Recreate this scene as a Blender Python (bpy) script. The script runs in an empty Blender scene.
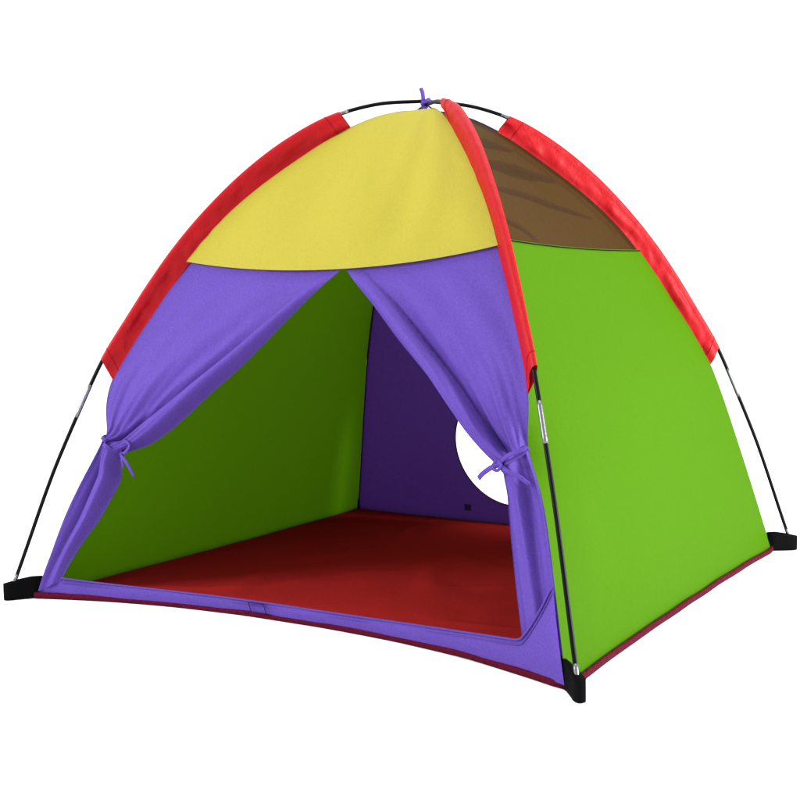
import bpy, bmesh, math, random
from mathutils import Vector, Matrix, noise

random.seed(4)
S = bpy.context.scene
COL = S.collection

# ------------------------------------------------------------------ camera
f_px, cx, cy, cz, yaw, pitch, roll = 1195.99, 1.3537, -2.2852, 0.6045, -0.5587, -0.0799, -0.0120
fw = Vector((math.sin(yaw)*math.cos(pitch), math.cos(yaw)*math.cos(pitch), math.sin(pitch)))
r0 = Vector((math.cos(yaw), -math.sin(yaw), 0.0)); u0 = r0.cross(fw)
rt = r0*math.cos(roll) + u0*math.sin(roll); up = u0*math.cos(roll) - r0*math.sin(roll)
cam_d = bpy.data.cameras.new('camera'); cam = bpy.data.objects.new('camera', cam_d); COL.objects.link(cam)
cam_d.sensor_width = 36.0; cam_d.lens = 36.0*f_px/800.0; cam_d.clip_end = 500.0; cam_d.clip_start = 0.05
M = Matrix((rt, up, -fw)).transposed().to_4x4(); M.translation = (cx, cy, cz)
cam.matrix_world = M
S.camera = cam

# ------------------------------------------------------------------ light: white studio surround + soft boxes
W = bpy.data.worlds.new('World'); S.world = W; W.use_nodes = True
bg = W.node_tree.nodes['Background']
bg.inputs['Color'].default_value = (1, 1, 1, 1); bg.inputs['Strength'].default_value = 1.45
S.view_settings.view_transform = 'Standard'; S.view_settings.look = 'None'
S.view_settings.exposure = 0.0; S.view_settings.gamma = 1.0
S.cycles.max_bounces = 10; S.cycles.transparent_max_bounces = 16; S.cycles.diffuse_bounces = 6

def softbox(name, loc, target, size, power):
    d = bpy.data.lights.new(name, 'AREA'); d.shape = 'RECTANGLE'; d.size = size[0]; d.size_y = size[1]; d.energy = power
    o = bpy.data.objects.new(name, d); COL.objects.link(o); o.location = loc
    o.rotation_euler = (Vector(target) - Vector(loc)).to_track_quat('-Z', 'Y').to_euler()
    return o
softbox('front_softbox', (-2.3, -3.0, 1.9), (0, -0.3, 0.45), (1.2, 1.2), 165)
softbox('side_softbox', (3.6, 0.55, 1.15), (0, 0, 0.55), (1.2, 1.2), 290)
softbox('top_softbox', (0.2, 0.3, 4.2), (0, 0, 0.5), (2.5, 2.5), 110)

# ------------------------------------------------------------------ materials
def nodes_of(name):
    m = bpy.data.materials.new(name); m.use_nodes = True
    nt = m.node_tree
    for n in list(nt.nodes): nt.nodes.remove(n)
    return m, nt, nt.nodes.new('ShaderNodeOutputMaterial')

def fabric(name, col, trans=None, tfac=0.2, rough=0.62, spec=0.25, weave=0.25, crinkle=0.25, sheer=0.0, sheer_col=(1, 1, 1), mottle=0.08, cr_scale=14.0, wscale=420):
    """woven polyester: diffuse + light passing through, fine weave and soft crinkles in the normal"""
    m, nt, out = nodes_of(name); N = nt.nodes.new; L = nt.links.new
    tc = N('ShaderNodeTexCoord')
    # weave
    w1 = N('ShaderNodeTexNoise'); w1.inputs['Scale'].default_value = wscale; w1.inputs['Detail'].default_value = 2
    L(tc.outputs['Object'], w1.inputs['Vector'])
    n2 = N('ShaderNodeTexNoise'); n2.inputs['Scale'].default_value = cr_scale; n2.inputs['Detail'].default_value = 4; n2.inputs['Roughness'].default_value = 0.55
    n2.inputs['Distortion'].default_value = 0.6
    L(tc.outputs['Object'], n2.inputs['Vector'])
    b1 = N('ShaderNodeBump'); b1.inputs['Strength'].default_value = weave; b1.inputs['Distance'].default_value = 0.0012
    L(w1.outputs['Fac'], b1.inputs['Height'])
    b2 = N('ShaderNodeBump'); b2.inputs['Strength'].default_value = crinkle; b2.inputs['Distance'].default_value = 0.012
    L(n2.outputs['Fac'], b2.inputs['Height']); L(b1.outputs['Normal'], b2.inputs['Normal'])
    # slight unevenness of the dye / thread density
    mr = N('ShaderNodeMapRange'); mr.inputs['From Min'].default_value = 0.3; mr.inputs['From Max'].default_value = 0.7
    mr.inputs['To Min'].default_value = 1.0 - mottle; mr.inputs['To Max'].default_value = 1.0 + mottle
    L(w1.outputs['Fac'], mr.inputs['Value'])
    mul = N('ShaderNodeMix'); mul.data_type = 'RGBA'; mul.blend_type = 'MULTIPLY'; mul.inputs[0].default_value = 1.0
    mul.inputs[6].default_value = (*col, 1)
    cmb = N('ShaderNodeCombineColor')
    for k in range(3): L(mr.outputs['Result'], cmb.inputs[k])
    L(cmb.outputs[0], mul.inputs[7])
    p = N('ShaderNodeBsdfPrincipled'); p.inputs['Roughness'].default_value = rough
    p.inputs['Specular IOR Level'].default_value = spec
    L(mul.outputs[2], p.inputs['Base Color']); L(b2.outputs['Normal'], p.inputs['Normal'])
    t = N('ShaderNodeBsdfTranslucent'); t.inputs['Color'].default_value = (*(trans or col), 1); L(b2.outputs['Normal'], t.inputs['Normal'])
    mx = N('ShaderNodeMixShader'); mx.inputs[0].default_value = tfac
    L(p.outputs[0], mx.inputs[1]); L(t.outputs[0], mx.inputs[2])
    res = mx.outputs[0]
    if sheer > 0:
        tr = N('ShaderNodeBsdfTransparent'); m2 = N('ShaderNodeMixShader'); m2.inputs[0].default_value = sheer; tr.inputs['Color'].default_value = (*sheer_col, 1)
        L(res, m2.inputs[1]); L(tr.outputs[0], m2.inputs[2]); res = m2.outputs[0]
    L(res, out.inputs['Surface'])
    return m

def solid(name, col, rough=0.5, metal=0.0, spec=0.5, bump=0.0, scale=200):
    m, nt, out = nodes_of(name); N = nt.nodes.new; L = nt.links.new
    p = N('ShaderNodeBsdfPrincipled'); p.inputs['Base Color'].default_value = (*col, 1)
    p.inputs['Roughness'].default_value = rough; p.inputs['Metallic'].default_value = metal; p.inputs['Specular IOR Level'].default_value = spec
    if bump:
        tc = N('ShaderNodeTexCoord'); n = N('ShaderNodeTexNoise'); n.inputs['Scale'].default_value = scale
        L(tc.outputs['Object'], n.inputs['Vector'])
        b = N('ShaderNodeBump'); b.inputs['Strength'].default_value = bump; b.inputs['Distance'].default_value = 0.002
        L(n.outputs['Fac'], b.inputs['Height']); L(b.outputs['Normal'], p.inputs['Normal'])
    L(p.outputs[0], out.inputs['Surface'])
    return m

MAT = dict(
    yellow=fabric('yellow_polyester', (0.325, 0.288, 0.036), (0.60, 0.46, 0.05), 0.24, crinkle=0.22, spec=0.08),
    purple=fabric('purple_polyester', (0.074, 0.039, 0.250), (0.075, 0.016, 0.20), 0.13, crinkle=0.28, weave=0.5, spec=0.10, mottle=0.13, wscale=330),
    green=fabric('green_polyester', (0.0435, 0.126, 0.0018), (0.068, 0.185, 0.0008), 0.19, crinkle=0.18, spec=0.02),
    red=fabric('red_satin_polyester', (0.300, 0.0028, 0.0060), (0.25, 0.002, 0.003), 0.08, rough=0.5, spec=0.12, crinkle=0.38, cr_scale=22),
    fold_shade=fabric('sheer_fold_shade', (0.012, 0.006, 0.002), None, 0.0, spec=0.0, sheer=0.80, sheer_col=(0.9, 0.7, 0.55)),  # see-through dark tint of the strips that shade the window's folds
    darkpatch=fabric('dark_purple_patch', (0.036, 0.017, 0.10), None, 0.0, spec=0.05),
    redthread=fabric('dark_red_thread', (0.2, 0.004, 0.006), None, 0.0, spec=0.05),
    floor=fabric('red_floor_cloth', (0.235, 0.0125, 0.0120), None, 0.0, rough=0.8, spec=0.0, crinkle=0.30, cr_scale=7),
    mesh=fabric('sheer_dark_mesh', (0.027, 0.013, 0.003), None, 0.1, rough=0.7, spec=0.05, crinkle=0.3, sheer=0.135, sheer_col=(0.9, 0.62, 0.42)),
    binding=fabric('maroon_binding_tape', (0.058, 0.0025, 0.011), None, 0.0, rough=0.7, spec=0.03, crinkle=0.7, cr_scale=60),
    seam=fabric('dark_seam_tape', (0.016, 0.010, 0.022), None, 0.0, spec=0.05),
    stitch=fabric('blue_thread_stitching', (0.020, 0.010, 0.085), None, 0.0, spec=0.05),
    black=solid('black_fibreglass', (0.002, 0.002, 0.0022), 0.32, spec=0.06),
    strap=solid('black_webbing', (0.002, 0.002, 0.0023), 0.85, spec=0.03, bump=0.6, scale=500),
    metal=solid('zinc_ferrule', (0.13, 0.13, 0.14), 0.38, metal=1.0, bump=0.25, scale=160),
)

# ------------------------------------------------------------------ object helpers
def obj(name, bm, mat, parent=None, smooth=True):
    me = bpy.data.meshes.new(name); bm.to_mesh(me); bm.free()
    if smooth:
        for p in me.polygons: p.use_smooth = True
    me.materials.append(MAT[mat] if isinstance(mat, str) else mat)
    o = bpy.data.objects.new(name, me); COL.objects.link(o); o.parent = parent
    return o

def grid(fn, nu, nv, keep=None):
    bm = bmesh.new()
    V = [[bm.verts.new(fn(i/nu, j/nv)) for j in range(nv+1)] for i in range(nu+1)]
    for i in range(nu):
        for j in range(nv):
            bm.faces.new((V[i][j], V[i+1][j], V[i+1][j+1], V[i][j+1]))
    return bm

def add_sweep(bm, pts, prof, side=None, caps=True):
    """sweep a closed profile (list of (a,b) or fn(t)->list) along pts; side: fixed vector for profile's a axis"""
    n = len(pts); rings = []
    prev = None
    for i, p in enumerate(pts):
        t = (pts[min(i+1, n-1)] - pts[max(i-1, 0)]).normalized()
        if side is not None:
            s = side(i) if callable(side) else side
        else:
            s = prev if prev is not None else (Vector((0, 0, 1)) if abs(t.z) < 0.9 else Vector((1, 0, 0)))
        s = (s - t*s.dot(t)).normalized(); prev = s
        b = t.cross(s)
        pr = prof(i/(n-1)) if callable(prof) else prof
        rings.append([bm.verts.new(p + s*a + b*c) for a, c in pr])
    m = len(rings[0])
    for i in range(n-1):
        for j in range(m):
            bm.faces.new((rings[i][j], rings[i][(j+1) % m], rings[i+1][(j+1) % m], rings[i+1][j]))
    if caps:
        bm.faces.new(rings[0][::-1]); bm.faces.new(rings[-1])

def circ(ra, rb=None, n=10):
    rb = rb or ra
    return [(ra*math.cos(2*math.pi*k/n), rb*math.sin(2*math.pi*k/n)) for k in range(n)]

def lerp(a, b, t): return a + (b-a)*t

def spline(ctrl, n):
    """Catmull-Rom through ctrl (tuples), n+1 samples by chord length"""
    P = [Vector(c) for c in ctrl]
    d = [0.0]
    for a, b in zip(P, P[1:]): d.append(d[-1] + (b-a).length)
    out = []
    for k in range(n+1):
        s = d[-1]*k/n
        i = max(j for j in range(len(P)-1) if d[j] <= s + 1e-9)
        t = (s-d[i])/(d[i+1]-d[i])
        p1, p2 = P[i], P[i+1]
        h = d[i+1]-d[i]
        m1 = (P[i+1]-P[i-1])/(d[i+1]-d[i-1])*h if i > 0 else (p2-p1)
        m2 = (P[i+2]-P[i])/(d[i+2]-d[i])*h if i+2 < len(P) else (p2-p1)
        out.append(p1*(2*t**3-3*t*t+1) + m1*(t**3-2*t*t+t) + p2*(-2*t**3+3*t*t) + m2*(t**3-t*t))
    return out

# ------------------------------------------------------------------ dome geometry
SEAM = spline([(.852, 0.0), (.765, .25), (.692, .44), (.645, .522), (.59, .602), (.53, .688), (.46, .771), (.38, .843), (.28, .915), (.18, .977), (.09, 1.013), (0.0, 1.024)], 240)  # (s, z)
POLE = spline([(.912, 0.004), (.897, .03), (.812, .255), (.757, .38), (.702, .495), (.652, .575), (.597, .658), (.54, .735), (.475, .809), (.395, .886), (.31, .951), (.215, 1.004), (.11, 1.036), (0.0, 1.046)], 160)

def seam_s(z):
    for a, b in zip(SEAM, SEAM[1:]):
        if a.y <= z <= b.y:
            return lerp(a.x, b.x, (z-a.y)/max(b.y-a.y, 1e-9))
    return SEAM[0].x if z <= 0 else 0.0
SEAM_TAB = [seam_s(k*1.024/1024) for k in range(1025)]
def seam_fast(z):
    q = min(max(z, 0.0), 1.024)/1.024*1024; i = min(int(q), 1023)
    return lerp(SEAM_TAB[i], SEAM_TAB[i+1], q-i)

def ss(a, b, x):
    t = min(max((x-a)/(b-a), 0), 1); return t*t*(3-2*t)

TIE_Z = (0.335, 0.362)        # left and right tie heights on the front corners
def pull(corner, z):          # the ties drag the two front corner seams inwards
    if corner > 1: return 0.0
    d = z - TIE_Z[corner]
    if corner == 0: return 0.034*math.exp(-abs(d/(0.062 if d > 0 else 0.108))**1.6)
    return 0.052*math.exp(-abs(d/(0.07 if d > 0 else 0.058))**1.6)

def sag(face, z):
    lo = max(0.0, 1 - z/0.65)
    s = 0.112*lo if face == 0 else (0.012*lo if face != 2 else 0.02*lo)
    return s + 0.010*math.sin(min(max((z-0.45)/0.57, 0), 1)*math.pi)

def surf(face, u, z, off=0.0):
    """point on a face of the dome: u -1..1 between its two corner seams, z height; off = outward offset"""
    s = seam_fast(z)
    w = s/math.sqrt(2)
    x = u*w; o = w - sag(face, z)*(1-abs(u)**(2.3 if face == 0 else 2.0))
    pl = pull(face, z)*math.exp(-(1+u)/0.13) ; pr = pull((face+1) % 4, z)*math.exp(-(1-u)/0.13)
    x += (pl - pr)/math.sqrt(2); o -= (pl + pr)/math.sqrt(2)
    if off:
        dz = 0.004; sl = (seam_fast(z+dz) - seam_fast(z-dz))/math.sqrt(2)/(2*dz)
        nl = math.sqrt(1+sl*sl); o += off/nl; z += -sl*off/nl
    if face == 0: return Vector((x, -o, z))
    if face == 1: return Vector((o, x, z))
    if face == 2: return Vector((-x, o, z))
    return Vector((-o, -x, z))

def zt(t, z0, z1):      # height along the profile by arc length between two heights
    return t
ARC = [0.0]
for a, b in zip(SEAM, SEAM[1:]): ARC.append(ARC[-1] + (b-a).length)
def arc_of(z):
    for i in range(len(SEAM)-1):
        if SEAM[i].y <= z <= SEAM[i+1].y:
            return lerp(ARC[i], ARC[i+1], (z-SEAM[i].y)/max(SEAM[i+1].y-SEAM[i].y, 1e-9))
    return 0.0 if z <= 0 else ARC[-1]
def z_of(a):
    for i in range(len(ARC)-1):
        if ARC[i] <= a <= ARC[i+1]:
            return lerp(SEAM[i].y, SEAM[i+1].y, (a-ARC[i])/max(ARC[i+1]-ARC[i], 1e-9))
    return SEAM[-1].y

# ------------------------------------------------------------------ ground
gm, gnt, gout = nodes_of('white_studio_floor')
gp = gnt.nodes.new('ShaderNodeBsdfPrincipled'); gp.inputs['Base Color'].default_value = (0.93, 0.93, 0.93, 1)
gp.inputs['Roughness'].default_value = 0.9; gp.inputs['Specular IOR Level'].default_value = 0.1
gn = gnt.nodes.new('ShaderNodeTexNoise'); gn.inputs['Scale'].default_value = 30
gb = gnt.nodes.new('ShaderNodeBump'); gb.inputs['Strength'].default_value = 0.05
gnt.links.new(gn.outputs['Fac'], gb.inputs['Height']); gnt.links.new(gb.outputs['Normal'], gp.inputs['Normal'])
gnt.links.new(gp.outputs[0], gout.inputs['Surface'])
bm = bmesh.new(); bmesh.ops.create_grid(bm, x_segments=8, y_segments=8, size=60)
g = obj('ground', bm, gm, smooth=False); g['kind'] = 'structure'; g['label'] = 'plain white seamless studio floor under the tent'

# ------------------------------------------------------------------ the tent
tent = bpy.data.objects.new('play_tent', None); COL.objects.link(tent)
tent['label'] = 'multicoloured dome play tent with purple door flaps tied open on white floor'
tent['category'] = 'tent'

def wr(p, a, sc, seed=0.0):
    return a*noise.noise(Vector((p.x*sc + seed, p.y*sc, p.z*sc)))

def panel(face, zlo, zhi, nu=60, nv=40, off=0.0, amp=0.004, sc=5.0, seed=0.0, extra=None):
    """zlo / zhi: functions of u"""
    def fn(a, b):
        u = -1 + 2*a
        z0, z1 = zlo(u), zhi(u)
        z = z_of(lerp(arc_of(z0), arc_of(z1), b))
        z = min(max(z, z0), z1)
        p = surf(face, u, z)
        edge = min(1, (1-abs(u))*6)*min(1, b*10)*min(1, (1-b)*10)*min(1, seam_fast(z)/0.4)**1.5
        d = off + wr(p, amp, sc, seed)*edge
        if extra: d += extra(u, z)*edge
        return surf(face, u, z, d)
    return grid(fn, nu, nv)

YB = lambda u: 0.678 + 0.030*u*u + 0.004*u          # yellow / purple seam
MB = lambda u: 0.719 - 0.006*(1-u*u)
TOP = lambda u: 1.0239

# yellow roof panels, front and back
def yfold(u, z):
    # faint pulls running from the lower corners towards the crown
    return 0.0034*math.sin(9*(u + 1.4*(z-0.7)))*math.exp(-((z-0.8)/0.1)**2) + 0.0030*math.sin(16*(u-1.1*(z-0.7)))*math.exp(-((u-0.55)/0.35)**2)
rp = obj('roof_panel', panel(0, lambda u: YB(u)-0.006, TOP, 70, 50, 0.003, 0.004, 4.5, 1.0, yfold), 'yellow', tent)
rp['label'] = 'yellow roof panel above the door'
def bfold(u, z): return 0.014*(1-abs(math.sin(13*(z-0.7) + 2.2*u)))**1.5*(0.5+0.5*math.sin(2.5*u+1)**2) + 0.006*math.sin(31*(z-0.7)-2*u)
obj('roof_panel', panel(2, lambda u: 0.708, TOP, 60, 44, 0.0, 0.006, 5, 3.0, bfold), 'yellow', tent)

# green side walls with sheer windows above
FOLD_SHADES = [([(-0.75, .897), (-0.45, .892), (-0.04, .887), (0.45, .886), (0.80, .880)], 0.030),  # paths and widths of the dark strips standing in for fold shade
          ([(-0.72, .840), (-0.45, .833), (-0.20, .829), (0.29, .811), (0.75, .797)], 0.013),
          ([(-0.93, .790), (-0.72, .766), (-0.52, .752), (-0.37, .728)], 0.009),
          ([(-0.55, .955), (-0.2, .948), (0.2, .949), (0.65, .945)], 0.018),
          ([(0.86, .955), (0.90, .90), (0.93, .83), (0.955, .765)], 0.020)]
for face, seed in ((1, 7.0), (3, 12.0)):
    w = obj('side_wall', panel(face, lambda u: 0.004, lambda u: MB(u)+0.004, 70, 70, 0.0, 0.006, 3.2, seed), 'green', tent)
    def mfold(u, z): return 0.011*(1-abs(math.sin(15*(z-0.72) + 1.5*u + 0.6)))**2*(0.6+0.4*math.sin(3*u+seed))
    o = obj('mesh_window', panel(face, lambda u: MB(u)-0.004, TOP, 60, 40, -0.002, 0.004, 5, seed+2, mfold), 'mesh', tent)
    bmh = bmesh.new()
    add_sweep(bmh, [surf(face, -1+2*k/40, MB(-1+2*k/40)+0.001, 0.001) for k in range(41)], circ(0.0011, 0.0011, 6))
    obj('window_hem', bmh, 'strap', o)
    # dark sheer strips added behind the window as fold shading, in narrowing zigzag layers
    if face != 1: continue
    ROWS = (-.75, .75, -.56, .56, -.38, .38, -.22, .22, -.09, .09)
    for ctrl, wd in FOLD_SHADES:
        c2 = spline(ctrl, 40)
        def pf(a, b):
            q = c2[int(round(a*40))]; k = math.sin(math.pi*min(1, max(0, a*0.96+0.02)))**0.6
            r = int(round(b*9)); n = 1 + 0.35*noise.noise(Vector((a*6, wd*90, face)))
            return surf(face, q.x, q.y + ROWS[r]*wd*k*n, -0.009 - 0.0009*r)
        obj('fold_shade_strip', grid(pf, 40, 9), 'fold_shade', o)

# back wall with its round port
HX, HZ, HR = 0.072, 0.223, 0.161      # face-local x (mirrored), height, radius
def back_wall():
    bm = bmesh.new(); N = 96
    rings = []
    K = 14
    wb, wt = seam_fast(0.004)/math.sqrt(2), seam_fast(0.709)/math.sqrt(2)
    angs = [2*math.pi*i/N for i in range(N)]
    for x, z in ((wb, .004), (-wb, .004), (wt, .709), (-wt, .709)):      # put a vertex in each corner
        t = math.atan2(z-HZ, x-HX) % (2*math.pi)
        k = min(range(N), key=lambda q: abs(angs[q]-t)); angs[k] = t
    for k in range(K+1):
        ring = []
        for i in range(N):
            a = angs[i]
            ca, sa = math.cos(a), math.sin(a)
            # outer limit: march to the trapezoid border
            lo, hi = HR, 2.0
            for _ in range(40):
                m = (lo+hi)/2; x = HX+m*ca; z = HZ+m*sa
                ok = 0.004 <= z <= 0.709 and abs(x) <= seam_fast(min(max(z, 0.0), 1.0))/math.sqrt(2)
                lo, hi = (m, hi) if ok else (lo, m)
            rr = lerp(HR, lo, (k/K)**1.3)
            x, z = HX+rr*ca, HZ+rr*sa
            wd = seam_fast(z)/math.sqrt(2)
            p = surf(2, max(-1, min(1, x/wd)), z)
            p = surf(2, max(-1, min(1, x/wd)), z, wr(p, 0.006, 4.0, 21.0)*min(1, (K-k)/3))
            ring.append(bm.verts.new(p))
        rings.append(ring)
    for k in range(K):
        for i in range(N):
            bm.faces.new((rings[k][i], rings[k][(i+1) % N], rings[k+1][(i+1) % N], rings[k+1][i]))
    # square off the corners
    return bm, [v.co.copy() for v in rings[0]]
bm, rim = back_wall()
bw = obj('back_wall', bm, 'purple', tent)
bmh = bmesh.new(); rim.append(rim[0]); rim.append(rim[1])
add_sweep(bmh, rim, circ(0.0018, 0.0014, 6), side=Vector((0, 1, 0)))
obj('port_hem', bmh, 'seam', bw)
bmh = bmesh.new()
q = [surf(2, u, z, -0.003) for u, z in ((0.385, .055), (0.35, .055), (0.35, .037), (0.385, .037))]
bmh.faces.new([bmh.verts.new(p) for p in q])
obj('stitched_patch', bmh, 'darkpatch', bw, smooth=False)

# floor
def floor_fn(a, b):
    u = -1+2*a
    f = surf(0, u, 0.004); k = surf(2, -u, 0.004)
    p = f.lerp(k, b)
    e = min(1, (1-abs(u))*8)*min(1, b*8)*min(1, (1-b)*8)
    p.z = 0.007 + 0.004*max(-0.5, noise.noise(Vector((p.x*3.2+5, p.y*3.2, 2.0)))*1.4)*e + 0.002*noise.noise(Vector((p.x*11, p.y*11, 0)))*e
    p.z += e*(0.0035*max(0, 1-abs(noise.noise(Vector((p.x*2.1+9, p.y*2.1, 1))))*9) + 0.003*max(0, 1-abs(noise.noise(Vector((p.x*3.4, p.y*2.7+4, 7))))*11))     # fold creases
    if u > 0: p.x -= 0.012*ss(0.9, 1.0, u)
    return p
obj('floor', grid(floor_fn, 150, 150), 'floor', tent)

# maroon tape round the bottom edge
bmh = bmesh.new(); path = []
for face in range(4):
    for k in range(40):
        u = -1+2*k/40
        p = surf(face, u, 0.0, 0.004)
        p += Vector((p.x, p.y, 0)).normalized()*0.002*noise.noise(Vector((p.x*6+3, p.y*6, 4)))*(1-u**8)
        p.z = 0.0065 + 0.0022*noise.noise(Vector((p.x*7, p.y*7, 0))) + 0.0008*math.sin(20*u+face)*(1-abs(u))
        path.append(p)
path.append(path[0].copy())
add_sweep(bmh, path, circ(0.0068, 0.0042, 8), side=Vector((0, 0, 1)), caps=False)
obj('edge_binding', bmh, 'binding', tent)

# purple sill under the door, climbing into the two front corners
def sill_h(u):
    a = abs(u)
    h = 0.030 + (0.034*min(a, 0.85)**2 if u > 0 else 0.018*a**4)
    c = max(0.0, (a-0.85)/0.15)
    return h + (0.10*(c**1.2) if u > 0 else 0.0)
def sill_fn(a, b):
    u = -1+2*a; z = lerp(0.008, sill_h(u), b)
    p = surf(0, u, z)
    return surf(0, u, z, 0.007 - 0.006*ss(0.86, 0.95, -u) + wr(p, 0.004, 9, 4)*min(1, (1-abs(u))*8) + 0.003*math.sin(b*math.pi))
sill = obj('door_sill', grid(sill_fn, 120, 8), 'purple', tent)
bmh = bmesh.new()
for dz, rr in ((0.0, 0.0020), (-0.008, 0.0009)):
    pts = [surf(0, u, sill_h(u)+dz, 0.0095) for u in [-0.925+1.92*k/100 for k in range(101)]]
    add_sweep(bmh, pts, circ(rr, rr, 6), side=Vector((0, -1, 0)))
o = obj('sill_hem', bmh, 'purple', sill)
bmh = bmesh.new()
cs = [(-0.19, 0.027), (-0.13, 0.027), (-0.115, 0.010), (-0.175, 0.010)]
pts = []
for (ua, za), (ub, zb) in zip(cs, cs[1:]+cs[:1]):
    seg = [surf(0, lerp(ua, ub, t/5), lerp(za, zb, t/5), 0.0145) for t in range(6)]
    add_sweep(bmh, seg, circ(0.0010, 0.0010, 5), side=Vector((0, -1, 0)))
obj('stitched_patch', bmh, 'stitch', sill)

# door flaps
OPEN_R = [(.08, .680), (.26, .613), (.42, .538), (.54, .48), (.65, .414), (.70, .383), (.78, .344), (.835, .325), (.835, .290), (.832, .253), (.838, .147), (.846, .074), (.846, .045)]
OPEN_L = [(.08, .680), (-.16, .596), (-.36, .508), (-.54, .425), (-.665, .366), (-.75, .334), (-.82, .316), (-.875, .305), (-.875, .28), (-.855, .25), (-.872, .177), (-.905, .111), (-.928, .035)]
def flap(side):
    """side 0 left, 1 right"""
    sg = 1 if side else -1
    op = OPEN_R if side else OPEN_L
    up_o = spline(op[:8], 200); lo_o = spline(op[7:], 120)
    ztie = TIE_Z[side]
    def fn(a, v):
        # a 0 at the corner seam .. 1 at the opening edge ; v 0 top .. 1 bottom
        if v < 0.62:
            q = v/0.62
            o = up_o[int(round(q*200))]; zs = lerp(YB(sg)+0.003, ztie, q**0.9); low = 0.0
        else:
            low = (v-0.62)/0.38; q = 1.0
            o = lo_o[int(round(low*120))]; zs = lerp(ztie, 0.05 if side else 0.012, low)
        if v < 0.62:
            c = (0.92 - 0.40*q**2.9) if side == 0 else (0.90 - 0.25*q - 0.15*q**6)
            roll = (0.002 if side == 0 else 0.004) + (0.015 if side == 0 else 0.018)*math.sin(min(q, 0.8)/0.8*math.pi/2) - 0.008*ss(0.8, 1, q)
            if a > c:
                t = (a-c)/(1-c)
                d = roll*math.sin(math.pi*min(t*1.08, 1.0))**0.6 - 0.022*ss(0.8, 1.0, t)*ss(0, 0.6, q)
            else:
                t = (c-a)
                dip = 0.016*ss(0.03, 0.5, q)
                d = -dip*math.exp(-t/0.13) + 0.005*ss(0.1, 0.5, q)*math.exp(-((t-0.13)/0.05)**2) + 0.014*q*math.sin(math.pi*a/c)**2*(1-0.4*q)
            g = ss(0.45, 1.0, q)
            d += g*(0.0045*math.sin(2*math.pi*(2.6*a+0.15+0.3*side)) + 0.0022*math.sin(2*math.pi*(5.3*a+0.4)))
            d += (0.0011*math.sin(2*math.pi*10.5*a + 3*q) + 0.005*noise.noise(Vector((a*9, q*2.2, 50+side*7))))*ss(0.3, 0.9, q)
            # small drag lines from the yellow seam
            d += 0.002*math.sin(2*math.pi*(3*a + 1.5*q))*(1-g)*min(1, q*5)*min(1, (1-a)*4)
            cin = ss(0.9, 1.0, q)
        else:
            fade = 1 - (0.55 if side else 0.85)*low
            c = 0.42
            d = fade*((0.012 if side else 0.016)*math.cos(2*math.pi*(1.5*a-0.03+0.1*side)) + 0.004*math.sin(2*math.pi*(3.7*a+0.2+0.3*low))) - 0.012*ss(0.85, 1.0, a)*fade
            cin = 1 - ss(0.0, 0.2, low)
            if side == 0: d += 0.009*ss(0.45, 0.95, low)
        ed = min(1, a*9)
        d = d*ed*(1-0.35*cin)*min(1, q*7) - 0.004*(1-ss(0.0, 0.2, q)) - 0.001
        d += 0.012*cin*math.sin(math.pi*a)        # bundle is round under the cord
        u = lerp(sg, o.x, a); z = lerp(zs, o.y, a)
        z += -0.02*math.sin(math.pi*a)*ss(0.15, 0.8, q)*(1-cin)*(1-low)*0.4
        p = surf(0, u, z)
        d += wr(p, 0.003, 9, 30+side*9)*ed
        return surf(0, u, max(z, 0.006), d)
    return grid(fn, 90, 170), fn
def ribbon(bm, ctrl, n=22, wdt=0.0042, th=0.0013, side=None):
    pts = [Vector(p) for p in spline(ctrl, n)]
    add_sweep(bm, pts, circ(th, wdt, 8), side=side)

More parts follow.
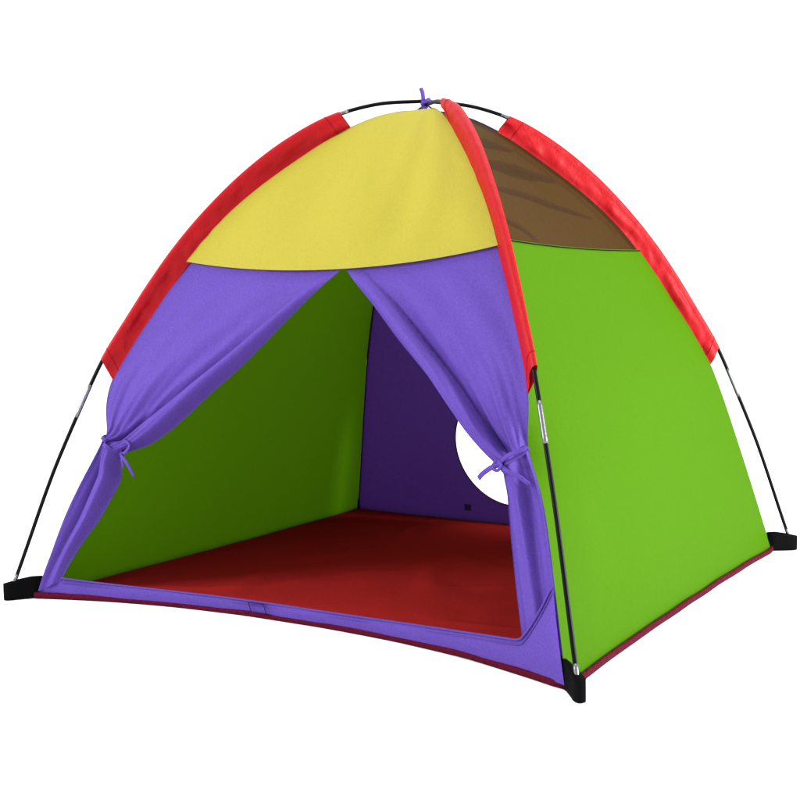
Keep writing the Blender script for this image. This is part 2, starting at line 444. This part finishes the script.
for side in (0, 1):
    bm, fn = flap(side)
    fl = obj('door_flap', bm, 'purple', tent)
    fl['label'] = ('door flap gathered to the far pole' if side == 0 else 'door flap gathered beside the near pole')
    sg = 1 if side else -1
    # cord wraps the bundle and ends in a bow
    out = Vector((0, -1, 0.1)).normalized()
    bmh = bmesh.new()
    band = []
    for k in range(13):
        p = fn(k/12, 0.62); band.append(p + out*0.0045)
    band[0] = band[0] - out*0.004
    add_sweep(bmh, band, circ(0.0014, 0.0052, 8), side=out)
    def L(x, z, o=0.008):      # local point round the knot
        return tuple(K + Vector((x, 0, z)) + out*o)
    if side == 1:
        K = fn(0.80, 0.62) + out*0.006
        ribbon(bmh, [L(0, 0), L(-0.012, -0.006, .014), L(-0.030, -0.018, .012), L(-0.040, -0.026, .006)], wdt=0.0045, side=out)      # tail to the left
        ribbon(bmh, [L(0.002, 0.004), L(0.020, 0.016, .016), L(0.045, 0.027, .014), L(0.052, 0.030, .006), L(0.040, 0.018, .010), L(0.012, 0.002, .008)], wdt=0.0036, side=out)   # loop to the right
        ribbon(bmh, [L(0.002, -0.002), L(0.018, -0.010, .015), L(0.040, -0.018, .014), L(0.055, -0.030, .008)], wdt=0.0040, side=out)
        ribbon(bmh, [L(-0.006, 0.006), L(-0.010, -0.006, .014), L(0.0, -0.010, .014), L(0.006, 0.0, .013), L(-0.002, 0.006, .009)], n=26, wdt=0.003, side=out)
    else:
        K = fn(0.97, 0.62) + out*0.004 + Vector((0.004, 0, 0))
        ribbon(bmh, [L(-0.002, 0), L(0.012, -0.005, .020), L(0.028, -0.017, .022), L(0.037, -0.038, .016), L(0.039, -0.046, .012)], wdt=0.0042, side=out)     # tail down right
        ribbon(bmh, [L(0, 0.002), L(0.010, 0.018, .018), L(0.026, 0.026, .020), L(0.034, 0.018, .018), L(0.020, 0.002, .018), L(0, 0, .012)], n=28, wdt=0.0036, side=out)
        ribbon(bmh, [L(0.004, -0.002), L(0.012, -0.011, .019), L(0.014, -0.024, .018), L(0.010, -0.030, .014)], wdt=0.003, side=out)
    bmesh.ops.create_icosphere(bmh, subdivisions=2, radius=0.0065, matrix=Matrix.Translation(K + out*0.006))
    obj('tie_cord', bmh, 'purple', fl)

# seam tape inside the four corners, from the floor to the crown
for c in range(4):
    bmh = bmesh.new()
    pts = [surf(c, -1, z_of(arc_of(0.02) + (ARC[-1]-arc_of(0.02)-0.02)*k/80)) for k in range(81)]
    n = Vector((pts[0].x, pts[0].y, 0)).normalized()
    pts = [p - n*0.0095 for p in pts]
    add_sweep(bmh, pts, circ(0.005, 0.0010, 6), side=n)
    obj('corner_seam', bmh, 'seam', tent)

# poles: two rods crossing at the crown, each with ferrules
DIRS = [Vector((-1, -1, 0))/math.sqrt(2), Vector((1, -1, 0))/math.sqrt(2), Vector((1, 1, 0))/math.sqrt(2), Vector((-1, 1, 0))/math.sqrt(2)]
def pole_pt(c, i, dz=0.0):
    q = POLE[i]; k = max(0.0, (q.y-0.9)/0.146)
    return DIRS[c]*q.x + Vector((0, 0, q.y + dz*k))
for a, b, dz in ((0, 2, 0.0), (1, 3, -0.009)):
    pts = [pole_pt(a, i, dz) for i in range(161)] + [pole_pt(b, i, dz) for i in range(159, -1, -1)]
    bmh = bmesh.new(); add_sweep(bmh, pts, circ(0.0040, 0.0040, 12), side=DIRS[a].cross(Vector((0, 0, 1))))
    pole = obj('pole', bmh, 'black', tent)
    for z0, z1 in ((0.375, 0.446), (1.006, 1.022)):
        for seq in (pts[:161], pts[160:][::-1]):
            seg = [p for p in seq if z0 <= p.z <= z1]
            if len(seg) < 3 or (z0 > 0.9 and a == 1): continue
            bmh = bmesh.new()
            add_sweep(bmh, seg, circ(0.0044, 0.0044, 12), side=DIRS[a].cross(Vector((0, 0, 1))))
            obj('ferrule', bmh, 'metal', pole)
    for seq in (pts[:161], pts[160:][::-1]):
        seg = [p for p in seq if 0.026 <= p.z <= 0.06]
        bmh = bmesh.new(); add_sweep(bmh, seg, circ(0.0042, 0.0042, 12), side=DIRS[a].cross(Vector((0, 0, 1))))
        obj('end_tip', bmh, 'metal', pole)

# red pole sleeves: flattened cloth tubes standing off the corner seams
PARC = [0.0]
for a, b in zip(POLE, POLE[1:]): PARC.append(PARC[-1] + (b-a).length)
def pole_at_z(z):
    for i in range(160):
        if POLE[i].y <= z <= POLE[i+1].y: return PARC[i]
    return PARC[-1]
def pole_arc(a):
    for i in range(160):
        if PARC[i] <= a <= PARC[i+1]: return POLE[i].lerp(POLE[i+1], (a-PARC[i])/(PARC[i+1]-PARC[i]))
    return POLE[-1]
def seam_arc(a):
    z = z_of(a); return Vector((seam_fast(z), z))
pa0, pa1 = pole_at_z(0.495), pole_at_z(1.014)
pn1 = pole_at_z(1.030)
sa0, sa1 = arc_of(0.455), arc_of(0.984)
for c in range(4):
    d = DIRS[c]; sd = d.cross(Vector((0, 0, 1)))
    NT, NW = 90, 10
    # cross-section: out along one cheek, round the pole, back along the other
    bm = bmesh.new(); rings = []
    dzc = 0.0 if c in (0, 2) else -0.009
    for i in range(NT+1):
        t = i/NT
        ps = seam_arc(lerp(sa0, sa1, t)); pp = pole_arc(lerp(pa0, pn1 if c == 1 else pa1, t))
        pp = Vector((pp.x, pp.y + dzc*max(0, (pp.y-0.9)/0.146)))
        ps = Vector((ps.x - pull(c, ps.y)*0.9, ps.y))
        ax = (pp - ps); ln = ax.length; ax.normalize()
        ring = []
        def P(h, s):      # h along seam->pole (0..1), s sideways metres
            q = ps + ax*(h*ln); return d*q.x + Vector((0, 0, q.y)) + sd*s
        near = (c == 1)
        half = 0.0062                                        # half thickness where the pole runs
        tip = -0.0062 - 0.011*t*(1-0.9*ss(0.88, 1.0, t))                              # the near sleeve is pressed flat, its fold lolling to one side
        def cheek(h, sgn):
            q = P(h, 0.0); b = math.sin(min(max(h, 0)/0.66, 1)*math.pi)**0.8
            e = half if (sgn > 0 or not near) else -tip
            return sgn*(0.0012 + (e-0.0012)*min(1, max(h, 0)/(0.82 if sgn > 0 or not near else 0.95))) + b*(wr(q, 0.010, 13, c*7) + wr(q, 0.005, 40, c*3))*(0.45 if near else 1.0)
        HS = [-0.14] + [k/NW*0.95 for k in range(NW+1)]
        for h in HS: ring.append(P(h, cheek(h, 1)))
        for k in range(5):
            an = math.pi/2 - math.pi*(k+1)/6
            if near:
                f = (k+1)/6
                ring.append(P(0.95 + (0.013*math.sin(math.pi*(0.12+0.62*f)))/ln, lerp(half, tip, f)))
            else:
                ring.append(P(0.95 + 0.0075*math.cos(an)/ln, half*math.sin(an)))
        for h in HS[::-1]: ring.append(P(h, cheek(h, -1)))
        rings.append([bm.verts.new(v) for v in ring])
    m = len(rings[0])
    for i in range(NT):
        for j in range(m-1):
            bm.faces.new((rings[i][j], rings[i][j+1], rings[i+1][j+1], rings[i+1][j]))
    sl = obj('pole_sleeve', bm, 'red', tent)
    # stitched hems at the two mouths
    for t in (0.035, 0.965):
        i = int(t*NT); me = sl.data
        loop = [me.vertices[i*m + j].co.copy() for j in range(m)]
        cen = sum(loop, Vector())/m
        loop = [p + (p-cen).normalized()*0.0004 for p in loop]
        bmh = bmesh.new(); add_sweep(bmh, loop, circ(0.0008, 0.0008, 5), side=Vector((0.3, 0.2, 1)))
        obj('stitching', bmh, 'redthread', sl)

# black webbing foot straps
for c in range(4):
    d = DIRS[c]; sd = d.cross(Vector((0, 0, 1)))
    bm = bmesh.new()
    outline = [(0.838, 0.0035), (0.86, 0.0035), (0.885, 0.0065), (0.900, 0.0090), (0.909, 0.0090), (0.915, 0.006), (0.917, 0.0)]
    full = outline + [(s, -w) for s, w in outline[-2::-1]]
    NZ = 6; rings = []
    for k in range(NZ+1):
        h = k/NZ
        ring = []
        for s, w in full:
            z = lerp(0.0015, 0.047 - 0.012*ss(0.86, 0.918, s), h)
            if c == 1: z += 0.0
            nz = noise.noise(Vector((s*30, w*60+c*5, z*30)))
            ring.append(bm.verts.new(d*(s + 0.002*nz) + sd*(w + 0.0012*nz) + Vector((0, 0, z))))
        rings.append(ring)
    m = len(full)
    for k in range(NZ):
        for j in range(m):
            bm.faces.new((rings[k][j], rings[k][(j+1) % m], rings[k+1][(j+1) % m], rings[k+1][j]))
    bm.faces.new(rings[0][::-1]); bm.faces.new(rings[-1])
    obj('foot_strap', bm, 'strap', tent)

# crown tie: purple ribbon knotted round the crossing poles, cords down to the cloth
bmh = bmesh.new()
T = Vector((0, 0, 1.042)) + DIRS[0]*0.004
sd = Vector((1, -1, 0)).normalized()
cr = cam.matrix_world.to_3x3() @ Vector((1, 0, 0)); cr = Vector((math.cos(0.6), -math.sin(-0.6), 0)).normalized()
def Q(x, z, o=0.0): return tuple(T + cr*x + Vector((0, 0, z)) + sd*o)
ribbon(bmh, [Q(0.004, -0.022, .006), Q(-0.004, -0.006, .010), Q(-0.003, 0.008, .008), Q(-0.004, 0.022, .005), Q(-0.007, 0.031, .003)], wdt=0.0045, side=sd)
ribbon(bmh, [Q(-0.006, -0.014, .007), Q(0.002, 0.002, .012), Q(0.010, 0.006, .010), Q(0.004, -0.010, .010), Q(-0.003, -0.016, .008)], wdt=0.0035, side=sd)
bmesh.ops.create_icosphere(bmh, subdivisions=2, radius=0.007, matrix=Matrix.Translation(Vector(Q(-0.002, -0.002, 0.006))))
ct = obj('crown_tie', bmh, 'purple', tent)
bmh = bmesh.new()
for x in (-0.034, 0.046):
    add_sweep(bmh, [Vector(Q(0.002, -0.004, .005)).lerp(Vector(Q(x, -0.030, .004)), k/6) for k in range(7)], circ(0.0017, 0.0017, 6))
obj('crown_cord', bmh, 'seam', ct)
